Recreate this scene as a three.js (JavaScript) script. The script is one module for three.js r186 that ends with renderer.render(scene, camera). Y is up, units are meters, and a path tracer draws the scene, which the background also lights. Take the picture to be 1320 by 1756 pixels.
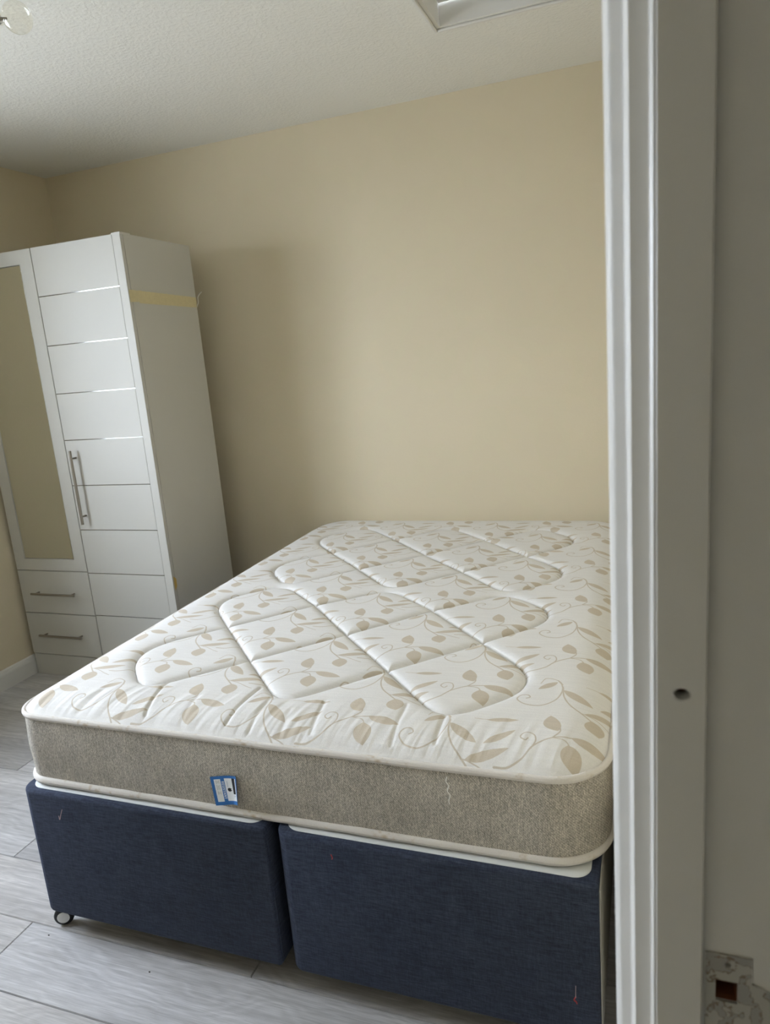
import * as THREE from 'three';
import { RoundedBoxGeometry } from 'three/addons/geometries/RoundedBoxGeometry.js';
import { mergeGeometries, toCreasedNormals } from 'three/addons/utils/BufferGeometryUtils.js';
import { RectAreaLightUniformsLib } from 'three/addons/lights/RectAreaLightUniformsLib.js';

// ------------------------------------------------------------------ camera, light, exposure
const scene = new THREE.Scene();
const R = THREE.MathUtils.degToRad;
const camera = new THREE.PerspectiveCamera(2 * THREE.MathUtils.radToDeg(Math.atan(878 / 1218.68)), 1320 / 1756, 0.02, 60);
camera.position.set(1.4211, 1.3648, 1.1312);
camera.rotation.set(R(-12.394), R(20.589), R(-4.82), 'YXZ');
camera.focus = 1.75;
camera.userData.fStop = 8.5;
scene.add(camera);

const renderer = new THREE.WebGLRenderer({ antialias: true });
renderer.toneMapping = THREE.LinearToneMapping;
renderer.toneMappingExposure = 1.34;
renderer.shadowMap.enabled = true;

scene.background = new THREE.Color().setRGB(8.1, 9.05, 10.5);       // bright overcast sky outside the window

// the room (metres): x to the right, z towards the viewer
const XL = -1.376, XR = 1.412, ZB = -1.92, ZF = 2.35, YC = 2.36;
// window in the left wall
const WZ0 = -0.53, WZ1 = 0.66, WY0 = 0.95, WY1 = 2.12;
// doorway in the right wall
const DZ0 = 0.63, DZ1 = 1.41, DY = 2.0, XH = 1.53;

RectAreaLightUniformsLib.init();
{ // daylight of the sky in the window opening, leaning with the light that falls in from above
  const tilt = R(20), h = (WY1 - WY0) / Math.cos(tilt), cx = XL - 0.215 - h / 2 * Math.sin(tilt), cy = (WY0 + WY1) / 2, cz = (WZ0 + WZ1) / 2;
  const daylight = new THREE.RectAreaLight(new THREE.Color().setRGB(0.87, 0.965, 1.12), 8.5, WZ1 - WZ0, h);
  daylight.position.set(cx, cy, cz);
  daylight.lookAt(cx + Math.cos(tilt), cy - Math.sin(tilt), cz);
  daylight.name = 'window_daylight';
  scene.add(daylight);
}

// ------------------------------------------------------------------ helpers
let seed = 20240611;
const rnd = () => { seed = (seed + 0x6D2B79F5) | 0; let t = Math.imul(seed ^ (seed >>> 15), 1 | seed); t = (t + Math.imul(t ^ (t >>> 7), 61 | t)) ^ t; return ((t ^ (t >>> 14)) >>> 0) / 4294967296; };
const hash = (x, y, s) => { let h = Math.imul(x, 374761393) + Math.imul(y, 668265263) + Math.imul(s, 2147483647); h = Math.imul(h ^ (h >>> 13), 1274126177); return ((h ^ (h >>> 16)) >>> 0) / 4294967296; };
const mod = (a, n) => ((a % n) + n) % n;
function vnoise(x, y, px, py, s) {             // value noise, tiling every px, py cells
  const xi = Math.floor(x), yi = Math.floor(y), fx = x - xi, fy = y - yi;
  const u = fx * fx * (3 - 2 * fx), v = fy * fy * (3 - 2 * fy);
  const a = hash(mod(xi, px), mod(yi, py), s), b = hash(mod(xi + 1, px), mod(yi, py), s), c = hash(mod(xi, px), mod(yi + 1, py), s), d = hash(mod(xi + 1, px), mod(yi + 1, py), s);
  return a + (b - a) * u + (c - a) * v + (a - b - c + d) * u * v;
}
function fbm(x, y, px, py, s, oct = 4) {
  let a = 0.5, t = 0, w = 0;
  for (let o = 0; o < oct; o++) { t += a * vnoise(x, y, px, py, s + o * 17); w += a; x *= 2; y *= 2; px *= 2; py *= 2; a *= 0.5; }
  return t / w;
}
const clamp = (v, a = 0, b = 1) => Math.min(b, Math.max(a, v));
const sstep = (a, b, v) => { const t = clamp((v - a) / (b - a)); return t * t * (3 - 2 * t); };

function dataTex(w, h, fn, srgb, repU = 1, repV = 1) {
  const d = new Uint8Array(w * h * 4);
  for (let j = 0; j < h; j++) for (let i = 0; i < w; i++) {
    const c = fn(i / w, j / h), k = (j * w + i) * 4;
    if (typeof c === 'number') d[k] = d[k + 1] = d[k + 2] = clamp(c) * 255; else { d[k] = clamp(c[0]) * 255; d[k + 1] = clamp(c[1]) * 255; d[k + 2] = clamp(c[2]) * 255; }
    d[k + 3] = 255;
  }
  const t = new THREE.DataTexture(d, w, h, THREE.RGBAFormat);
  t.wrapS = t.wrapT = THREE.RepeatWrapping; t.magFilter = THREE.LinearFilter; t.minFilter = THREE.LinearMipmapLinearFilter; t.generateMipmaps = true;
  if (srgb) t.colorSpace = THREE.SRGBColorSpace;
  t.repeat.set(repU, repV); t.needsUpdate = true;
  return t;
}
function mesh(name, geo, mat, parent, label) {
  const m = new THREE.Mesh(geo, mat); m.name = name; m.castShadow = m.receiveShadow = true;
  if (label) m.userData.label = label;
  (parent || scene).add(m); return m;
}
function structure(o) { o.userData.kind = 'structure'; return o; }
function tag(o, label, category, group) { o.userData.label = label; o.userData.category = category; if (group) o.userData.group = group; return o; }
function thing(name, x, y, z) { const g = new THREE.Group(); g.name = name; g.position.set(x, y, z); scene.add(g); return g; }
// uv in metres by the dominant normal
function metreUV(geo, sx = 1, sy = 1) {
  const p = geo.attributes.position, n = geo.attributes.normal, uv = new Float32Array(p.count * 2);
  for (let i = 0; i < p.count; i++) {
    const ax = Math.abs(n.getX(i)), ay = Math.abs(n.getY(i)), az = Math.abs(n.getZ(i));
    let u, v;
    if (ay >= ax && ay >= az) { u = p.getX(i); v = -p.getZ(i); } else if (ax >= az) { u = p.getZ(i); v = p.getY(i); } else { u = p.getX(i); v = p.getY(i); }
    uv[i * 2] = u * sx; uv[i * 2 + 1] = v * sy;
  }
  geo.setAttribute('uv', new THREE.BufferAttribute(uv, 2));
  return geo;
}
// box from corner to corner; with an origin o subtracted; bev rounds the edges
function box(x0, x1, y0, y1, z0, z1, bev = 0, o = [0, 0, 0]) {
  const w = x1 - x0, h = y1 - y0, d = z1 - z0;
  const g = bev ? new RoundedBoxGeometry(w, h, d, 2, Math.min(bev, w / 2.01, h / 2.01, d / 2.01)) : new THREE.BoxGeometry(w, h, d);
  g.translate((x0 + x1) / 2 - o[0], (y0 + y1) / 2 - o[1], (z0 + z1) / 2 - o[2]);
  return metreUV(bev ? g : g);
}
function merge(list) { return mergeGeometries(list.map((g) => { const q = g.index ? g.toNonIndexed() : g; for (const k of Object.keys(q.attributes)) if (!['position', 'normal', 'uv'].includes(k)) q.deleteAttribute(k); return q; })); }
function cyl(a, b, r, seg = 16, r2 = r) {
  const A = new THREE.Vector3(...a), B = new THREE.Vector3(...b), d = B.clone().sub(A);
  const g = new THREE.CylinderGeometry(r2, r, d.length(), seg);
  g.applyQuaternion(new THREE.Quaternion().setFromUnitVectors(new THREE.Vector3(0, 1, 0), d.clone().normalize()));
  g.translate((A.x + B.x) / 2, (A.y + B.y) / 2, (A.z + B.z) / 2);
  return g;
}
function tube(pts, r, n = 40, seg = 6) { return new THREE.TubeGeometry(new THREE.CatmullRomCurve3(pts.map((p) => new THREE.Vector3(...p))), n, r, seg); }

// ------------------------------------------------------------------ materials
const fineNoise = dataTex(512, 512, (u, v) => 0.55 * fbm(u * 64, v * 64, 64, 64, 3, 3) + 0.45 * fbm(u * 10, v * 10, 10, 10, 9, 3));
fineNoise.repeat.set(1 / 0.5, 1 / 0.5);
const stipple = dataTex(512, 512, (u, v) => { const n = fbm(u * 40, v * 40, 40, 40, 31, 3); return sstep(0.3, 0.75, n); });
stipple.repeat.set(1 / 0.32, 1 / 0.32);
const wallTint = dataTex(512, 512, (u, v) => { const k = 0.965 + 0.045 * fbm(u * 5, v * 5, 5, 5, 77, 5); return [0.885 * k, 0.835 * k, 0.722 * k]; }, true, 1 / 2.6, 1 / 2.6);

const M = {
  wall: new THREE.MeshStandardMaterial({ map: wallTint, roughness: 0.85, bumpMap: fineNoise, bumpScale: 0.0006 }),
  ceiling: new THREE.MeshStandardMaterial({ color: '#efede5', roughness: 0.95, bumpMap: stipple, bumpScale: 0.0006 }),
  gloss: new THREE.MeshStandardMaterial({ color: '#e4e2dc', roughness: 0.38, bumpMap: fineNoise, bumpScale: 0.0003 }),
  wardrobe: new THREE.MeshStandardMaterial({ color: '#c6c4bc', roughness: 0.55 }),
  screwSteel: new THREE.MeshStandardMaterial({ color: '#77736b', metalness: 0.8, roughness: 0.5 }),
  mirror: new THREE.MeshStandardMaterial({ color: '#d5d6d0', metalness: 1, roughness: 0.03 }),
  chrome: new THREE.MeshStandardMaterial({ color: '#d8d8d8', metalness: 1, roughness: 0.18 }),
  inlay: new THREE.MeshStandardMaterial({ color: '#8a8a88', metalness: 1, roughness: 0.12 }),
  hub: new THREE.MeshStandardMaterial({ color: '#e6e6e4', metalness: 0.2, roughness: 0.35 }),
  steel: new THREE.MeshStandardMaterial({ color: '#a09a90', metalness: 1, roughness: 0.36 }),
  black: new THREE.MeshStandardMaterial({ color: '#101012', roughness: 0.45 }),
  pvc: new THREE.MeshStandardMaterial({ color: '#eeeeec', roughness: 0.4 }),
  pane: new THREE.MeshPhysicalMaterial({ color: '#ffffff', transmission: 1, roughness: 0, thickness: 0, ior: 1.5 }),
  bulbGlass: new THREE.MeshPhysicalMaterial({ color: '#fcfbf7', transmission: 1, roughness: 0, thickness: 0, ior: 1.5 }),
};

// ------------------------------------------------------------------ shell
const T = 0.2;
{ // ceiling with the loft opening
  const hx0 = 0.806, hx1 = 1.31, hz0 = -1.338, hz1 = -0.78;
  const x0 = XL - T, x1 = XH + 1.25, z0 = ZB - T, z1 = ZF + T;
  const g = merge([box(x0, hx0, YC, YC + 0.14, z0, z1), box(hx1, x1, YC, YC + 0.14, z0, z1), box(hx0, hx1, YC, YC + 0.14, z0, hz0), box(hx0, hx1, YC, YC + 0.14, hz1, z1)]);
  structure(mesh('ceiling', g, M.ceiling));
  // loft hatch
  const h = thing('loft_hatch', (hx0 + hx1) / 2, YC, (hz0 + hz1) / 2), o = [h.position.x, h.position.y, h.position.z];
  tag(h, 'white recessed loft hatch with thin trim in the ceiling', 'hatch');
  const t = 0.012, top = YC + 0.078;
  mesh('lining_board', box(hx0, hx0 + t, YC - 0.002, top, hz0, hz1, 0.002, o), M.gloss, h);
  mesh('lining_board', box(hx1 - t, hx1, YC - 0.002, top, hz0, hz1, 0.002, o), M.gloss, h);
  mesh('lining_board', box(hx0 + t, hx1 - t, YC - 0.002, top, hz0, hz0 + t, 0.002, o), M.gloss, h);
  mesh('lining_board', box(hx0 + t, hx1 - t, YC - 0.002, top, hz1 - t, hz1, 0.002, o), M.gloss, h);
  mesh('hatch_panel', box(hx0 + t + 0.001, hx1 - t - 0.003, YC + 0.062, YC + 0.076, hz0 + t + 0.005, hz1 - t - 0.003, 0.002, o), M.gloss, h);
  const b = 0.011;
  for (const [a, c, d, e] of [[hx0 - b, hx0, hz0 - b, hz1 + b], [hx1, hx1 + b, hz0 - b, hz1 + b], [hx0, hx1, hz0 - b, hz0], [hx0, hx1, hz1, hz1 + b]])
    mesh('trim_bead', box(a, c, YC - 0.009, YC, d, e, 0.004, o), M.gloss, h);
}
structure(mesh('ground', box(-120, 60, -3.1, -3, -90, 90), new THREE.MeshStandardMaterial({ color: '#8b8a80', roughness: 0.95 })));
structure(mesh('wall_back', box(XL - T, XR + 0.05, 0, YC, ZB - T, ZB), M.wall));
structure(mesh('wall_front', box(XL - T, XH + 1.25, 0, YC, ZF, ZF + T), M.wall));
structure(mesh('wall_left', merge([box(XL - T, XL, 0, YC, ZB, WZ0), box(XL - T, XL, 0, YC, WZ1, ZF), box(XL - T, XL, 0, WY0, WZ0, WZ1), box(XL - T, XL, WY1, YC, WZ0, WZ1)]), M.wall));
structure(mesh('wall_right', merge([box(XR, XH, 0, YC, ZB, DZ0 - 0.057), box(XR, XH, 0, YC, DZ1 + 0.03, ZF), box(XR, XH, DY + 0.03, YC, DZ0 - 0.057, DZ1 + 0.03)]), M.wall));
structure(mesh('wall_hall', merge([box(XH + 1.15, XH + 1.25, 0, YC, ZB - T, ZF), box(XH, XH + 1.15, 0, YC, ZB - T, ZB - 0.05)]), M.wall));

{ // skirting boards, swept profile
  const profile = [[0, 0], [0.016, 0], [0.016, 0.068], [0.0145, 0.075], [0.011, 0.081], [0.0095, 0.086], [0.006, 0.09], [0, 0.091]];
  const run = (L) => { const s = new THREE.Shape(profile.map(([a, b]) => new THREE.Vector2(a, b))); return new THREE.ExtrudeGeometry(s, { depth: L, bevelEnabled: false }); };
  const left = run(ZF - ZB); left.translate(XL, 0, ZB); structure(mesh('baseboard_left', metreUV(left), M.gloss));
  const back = run(XR - XL - 0.032); back.rotateY(-Math.PI / 2); back.translate(XR - 0.016, 0, ZB); structure(mesh('baseboard_back', metreUV(back), M.gloss));
  const right = run(DZ0 - 0.11 - ZB); right.rotateY(Math.PI); right.translate(XR, 0, DZ0 - 0.11); structure(mesh('baseboard_right', metreUV(right), M.gloss));
  const front = run(XR - XL - 0.032); front.rotateY(Math.PI / 2); front.translate(XL + 0.016, 0, ZF); structure(mesh('baseboard_front', metreUV(front), M.gloss));
}
{ // window
  const w = thing('window_1', XL - 0.1, WY0, (WZ0 + WZ1) / 2), o = [w.position.x, w.position.y, w.position.z]; structure(w);
  const x0 = XL - 0.16, x1 = XL - 0.1, f = 0.06, zm = (WZ0 + WZ1) / 2;
  mesh('window_frame', merge([box(x0, x1, WY0, WY0 + f, WZ0, WZ1, 0.006, o), box(x0, x1, WY1 - f, WY1, WZ0, WZ1, 0.006, o), box(x0 + 0.001, x1 - 0.001, WY0 + f, WY1 - f, WZ0, WZ0 + f, 0, o), box(x0 + 0.001, x1 - 0.001, WY0 + f, WY1 - f, WZ1 - f, WZ1, 0, o), box(x0 + 0.001, x1 - 0.001, WY0 + f, WY1 - f, zm - 0.035, zm + 0.035, 0, o)]), M.pvc, w);
  for (const [a, b] of [[WZ0 + f, zm - 0.035], [zm + 0.035, WZ1 - f]]) mesh('pane', box(XL - 0.133, XL - 0.129, WY0 + f - 0.005, WY1 - f + 0.005, a - 0.005, b + 0.005, 0, o), M.pane, w);
  mesh('window_sill', box(XL - 0.1, XL + 0.04, WY0 - 0.025, WY0 + 0.001, WZ0 - 0.04, WZ1 + 0.04, 0.006, o), M.gloss, w);
}

// ------------------------------------------------------------------ floor planks
const grain = dataTex(2048, 1024, (u, v) => {
  // board grain running along u; 1.6 m by 0.6 m
  const warp = fbm(u * 5, v * 6, 5, 6, 5, 4), w2 = fbm(u * 16, v * 24, 16, 24, 55, 3);
  const ring = (v * 26 + warp * 9 + w2 * 0.7), r = Math.abs(ring - Math.floor(ring) - 0.5) * 2;
  const fine = fbm(u * 40, v * 420, 40, 420, 12, 2), streak = fbm(u * 10, v * 90, 10, 90, 21, 3), patch = fbm(u * 7, v * 7, 7, 7, 40, 3);
  let k = 0.79 + 0.05 * (r - 0.5) + 0.15 * (fine - 0.5) + 0.11 * (streak - 0.5) + 0.16 * (patch - 0.5);
  if (fine > 0.66 && streak < 0.5) k -= 0.035;
  return [k * 0.985, k * 0.98, k * 0.985];
}, true);
grain.repeat.set(1 / 1.6, 1 / 0.6);
const grainRelief = dataTex(1024, 512, (u, v) => fbm(u * 30, v * 260, 30, 260, 12, 2));
grainRelief.repeat.set(1 / 1.6, 1 / 0.6);
const plankMats = [0xffffff, 0xf1f0ef, 0xe6e6e6, 0xf8f6f3].map((c) => new THREE.MeshStandardMaterial({ map: grain, color: c, roughness: 0.33, bumpMap: grainRelief, bumpScale: 0.00025 }));
{
  const floor = structure(thing('floor', 0, 0, 0));
  mesh('subfloor', box(XL - T, XH + 1.25, -0.12, -0.011, ZB - T, ZF + T), new THREE.MeshStandardMaterial({ color: '#2a2826', roughness: 0.9 }), floor);
  const PW = 0.1875, PL = 1.26, zLine = -0.0135;
  // a plank: flat top with a narrow chamfer on all four edges
  const plank = (x0, x1, z0, z1) => {
    const c = 0.0022, g = 0.0009, y = -0.003, P = [], U = [], ou = rnd() * 1.6, ov = rnd() * 0.6;
    const outer = [[x0 + g, z1 - g], [x1 - g, z1 - g], [x1 - g, z0 + g], [x0 + g, z0 + g]], inner = [[x0 + c, z1 - c], [x1 - c, z1 - c], [x1 - c, z0 + c], [x0 + c, z0 + c]];
    const v = (p, yy) => { P.push(p[0], yy, p[1]); U.push(p[0] - x0 + ou, -(p[1] - z0) + ov); };
    const quad = (a, ya, b, yb, cc, yc, d, yd) => { v(a, ya); v(b, yb); v(cc, yc); v(a, ya); v(cc, yc); v(d, yd); };
    quad(inner[0], 0, inner[1], 0, inner[2], 0, inner[3], 0);
    for (let k = 0; k < 4; k++) { const n = (k + 1) % 4; quad(outer[k], y, outer[n], y, inner[n], 0, inner[k], 0); quad(outer[k], -0.01, outer[n], -0.01, outer[n], y, outer[k], y); }
    const geo = new THREE.BufferGeometry(); geo.setAttribute('position', new THREE.Float32BufferAttribute(P, 3)); geo.setAttribute('uv', new THREE.Float32BufferAttribute(U, 2)); geo.computeVertexNormals();
    return geo;
  };
  // end joints seen in the photograph, by row (row 0 lies in front of z = -0.0135)
  const joint = { 0: -0.083, '-1': 0.567, '-2': -0.35, '-3': 0.12, '-4': -0.735, 1: 0.72 };
  for (let r = Math.floor((ZB - zLine) / PW); r <= Math.ceil((ZF - zLine) / PW); r++) {
    const z0 = Math.max(ZB, zLine + r * PW), z1 = Math.min(ZF, zLine + (r + 1) * PW); if (z1 - z0 < 0.01) continue;
    const j = joint[r] ?? (hash(r + 50, 3, 8) - 0.5) * PL;
    const end = XH + 1.15;
    for (let x = j - PL * 3; x < end; x += PL) {
      const a = Math.max(x, XL), b = Math.min(x + PL, end); if (b - a < 0.02) continue;
      mesh('plank', plank(a, b, z0, z1), plankMats[Math.floor(rnd() * plankMats.length)], floor);
    }
  }
}

// ------------------------------------------------------------------ door frame (right wall)
{
  const d = structure(thing('door_1', (XR + XH) / 2, 0, (DZ0 + DZ1) / 2)), o = [d.position.x, 0, d.position.z];
  const rebate = 0.013, xs = 1.4605;      // the stop stands 13 mm proud of the rebate
  // moulded architrave, plan profile (x, distance behind the face of the stop), swept upwards
  const prof = [[1.4285, 0.003], [1.4274, 0.0008], [1.4264, 0.0009], [1.4245, 0.006], [1.4235, 0.0068], [1.4125, 0.0095], [1.4115, 0.011], [1.4095, 0.019], [1.408, 0.0205], [1.402, 0.0222], [1.4, 0.024], [1.3985, 0.027], [1.3972, 0.032], [1.3962, 0.038], [1.396, 0.045], [1.3962, 0.072], [1.3985, 0.0765], [XR, 0.0775], [XR, 0.031], [1.4285, 0.031]];
  const arch = (zf, sgn, ytop) => {
    const s = new THREE.Shape(prof.map(([x, q]) => new THREE.Vector2(x - o[0], zf - sgn * q - o[2])));
    const g = new THREE.ExtrudeGeometry(s, { depth: ytop, bevelEnabled: false }); g.rotateX(Math.PI / 2); g.translate(0, ytop, 0);
    return metreUV(toCreasedNormals(g, 0.6));
  };
  mesh('architrave', arch(DZ0, 1, DY + 0.06), M.gloss, d);
  mesh('architrave', arch(DZ1, -1, DY + 0.06), M.gloss, d);
  mesh('architrave', box(1.398, XR, DY, DY + 0.065, DZ0 - 0.07, DZ1 + 0.07, 0.004, o), M.gloss, d);
  // far jamb: lining behind the stop with a bored hole through the stop
  const hole = (() => { const s = new THREE.Shape(); s.moveTo(1.4288, 0); s.lineTo(xs, 0); s.lineTo(xs, DY); s.lineTo(1.4288, DY); s.lineTo(1.4288, 0); const h = new THREE.Path(); h.absellipse(1.4452, 1.113, 0.0062, 0.0052, 0, Math.PI * 2, true); s.holes.push(h); const g = new THREE.ExtrudeGeometry(s, { depth: rebate + 0.0, bevelEnabled: true, bevelSize: 0.0008, bevelThickness: 0.0008, bevelSegments: 1, curveSegments: 16 }); g.translate(-o[0], 0, DZ0 - rebate - 0.0008 - o[2]); return metreUV(g); })();
  mesh('door_stop', hole, M.gloss, d);
  mesh('door_stop', box(1.4288, xs, 0, DY, DZ1, DZ1 + rebate, 0.001, o), M.gloss, d);
  mesh('door_stop', box(1.4288, xs, DY - rebate, DY, DZ0, DZ1, 0.001, o), M.gloss, d);
  // lining with the bore and the two mortices cut right through its thickness
  const opening = (a, b, c, e) => { const h = new THREE.Path(); h.moveTo(a, c); h.lineTo(a, e); h.lineTo(b, e); h.lineTo(b, c); h.closePath(); return h; };
  const mortices = [[1.4715, 1.488, 0.8465, 0.867], [1.4715, 1.488, 0.7945, 0.8205]];
  const ls = new THREE.Shape(); ls.moveTo(1.4285, 0); ls.lineTo(XH + 0.002, 0); ls.lineTo(XH + 0.002, DY + 0.03); ls.lineTo(1.4285, DY + 0.03); ls.closePath();
  for (const q of mortices) ls.holes.push(opening(...q));
  { const h = new THREE.Path(); h.absellipse(1.4452, 1.113, 0.0062, 0.0052, 0, Math.PI * 2, true); ls.holes.push(h); }
  const lg = new THREE.ExtrudeGeometry(ls, { depth: 0.057 - rebate, bevelEnabled: false, curveSegments: 16 }); lg.translate(-o[0], 0, DZ0 - 0.057 - o[2]);
  mesh('jamb_lining', metreUV(lg), M.gloss, d);
  const bareWood = new THREE.MeshStandardMaterial({ color: '#7d4a2c', roughness: 0.9, bumpMap: fineNoise, bumpScale: 0.0006 });
  const bore = new THREE.CylinderGeometry(0.0061, 0.0061, 0.048, 20, 1, true); bore.rotateX(Math.PI / 2); bore.scale(1, 0.83, 1); bore.translate(1.4452 - o[0], 1.113, DZ0 - 0.0305 - o[2]);
  mesh('bored_hole', bore, bareWood, d, 'bored hole with bare wood sides');
  for (const [a, b, c, e] of mortices) { // sides and bottom of bare wood
    const t = 0.0006, s = new THREE.Shape(); s.moveTo(a, c); s.lineTo(b, c); s.lineTo(b, e); s.lineTo(a, e); s.closePath(); s.holes.push(opening(a + t, b - t, c + t, e - t));
    const q = new THREE.ExtrudeGeometry(s, { depth: 0.04, bevelEnabled: false }); q.translate(-o[0], 0, DZ0 - 0.0545 - o[2]);
    mesh('mortice', merge([metreUV(q), box(a, b, c, e, DZ0 - 0.0565, DZ0 - 0.0545, 0, o)]), bareWood, d, 'brown bare wood latch mortice');
  }
  mesh('jamb_lining', box(1.4285, XH + 0.002, 0, DY + 0.03, DZ1 + rebate, DZ1 + 0.03, 0.0015, o), M.gloss, d);
  mesh('jamb_lining', box(1.4285, XH + 0.002, DY, DY + 0.03, DZ0 - rebate, DZ1 + rebate, 0.0015, o), M.gloss, d);
  // hall side architraves
  mesh('architrave', box(XH, XH + 0.016, 0, DY + 0.07, DZ0 - 0.09, DZ0 - 0.02, 0.004, o), M.gloss, d);
  mesh('architrave', box(XH, XH + 0.016, 0, DY + 0.07, DZ1 + 0.02, DZ1 + 0.09, 0.004, o), M.gloss, d);
  // strike plate with latch opening, painted over in places
  const zs = DZ0 - rebate, st = new THREE.Shape();
  const sx0 = 1.4645, sx1 = 1.4975, sy0 = 0.745, sy1 = 0.8905;
  st.moveTo(sx0, sy0); st.lineTo(sx1, sy0); st.lineTo(sx1, 0.80); st.lineTo(sx1 + 0.016, 0.805); st.lineTo(sx1 + 0.016, 0.862); st.lineTo(sx1, 0.868); st.lineTo(sx1, sy1); st.lineTo(sx0, sy1); st.closePath();
  const rect = (a, b, c, e) => { const h = new THREE.Path(); h.moveTo(a, c); h.lineTo(a, e); h.lineTo(b, e); h.lineTo(b, c); h.closePath(); return h; };
  st.holes.push(rect(1.472, 1.4875, 0.847, 0.8665), rect(1.472, 1.4875, 0.795, 0.82));
  for (const yy of [0.882, 0.755]) { const h = new THREE.Path(); h.absarc(1.4805, yy, 0.0022, 0, Math.PI * 2, true); st.holes.push(h); }
  const sg = new THREE.ExtrudeGeometry(st, { depth: 0.0015, bevelEnabled: false }); sg.translate(-o[0], 0, zs - o[2]);
  const wornTex = dataTex(256, 256, (u, v) => { const n = fbm(u * 9, v * 9, 9, 9, 61, 4); return n > 0.52 ? [0.76, 0.75, 0.71] : n > 0.485 ? [0.56, 0.5, 0.42] : [0.68, 0.67, 0.64]; }, true, 1 / 0.09, 1 / 0.09);
  const plate = mesh('strike_plate', metreUV(sg), new THREE.MeshStandardMaterial({ map: wornTex, metalness: 0.35, roughness: 0.5 }), d, 'paint-flecked steel strike plate');
    for (const yy of [0.882, 0.755]) { const c = new THREE.CylinderGeometry(0.002, 0.002, 0.001, 12); c.rotateX(Math.PI / 2); c.translate(1.4805 - o[0], yy, zs + 0.0007 - o[2]); mesh('screw', c, M.screwSteel, plate); }
}

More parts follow.
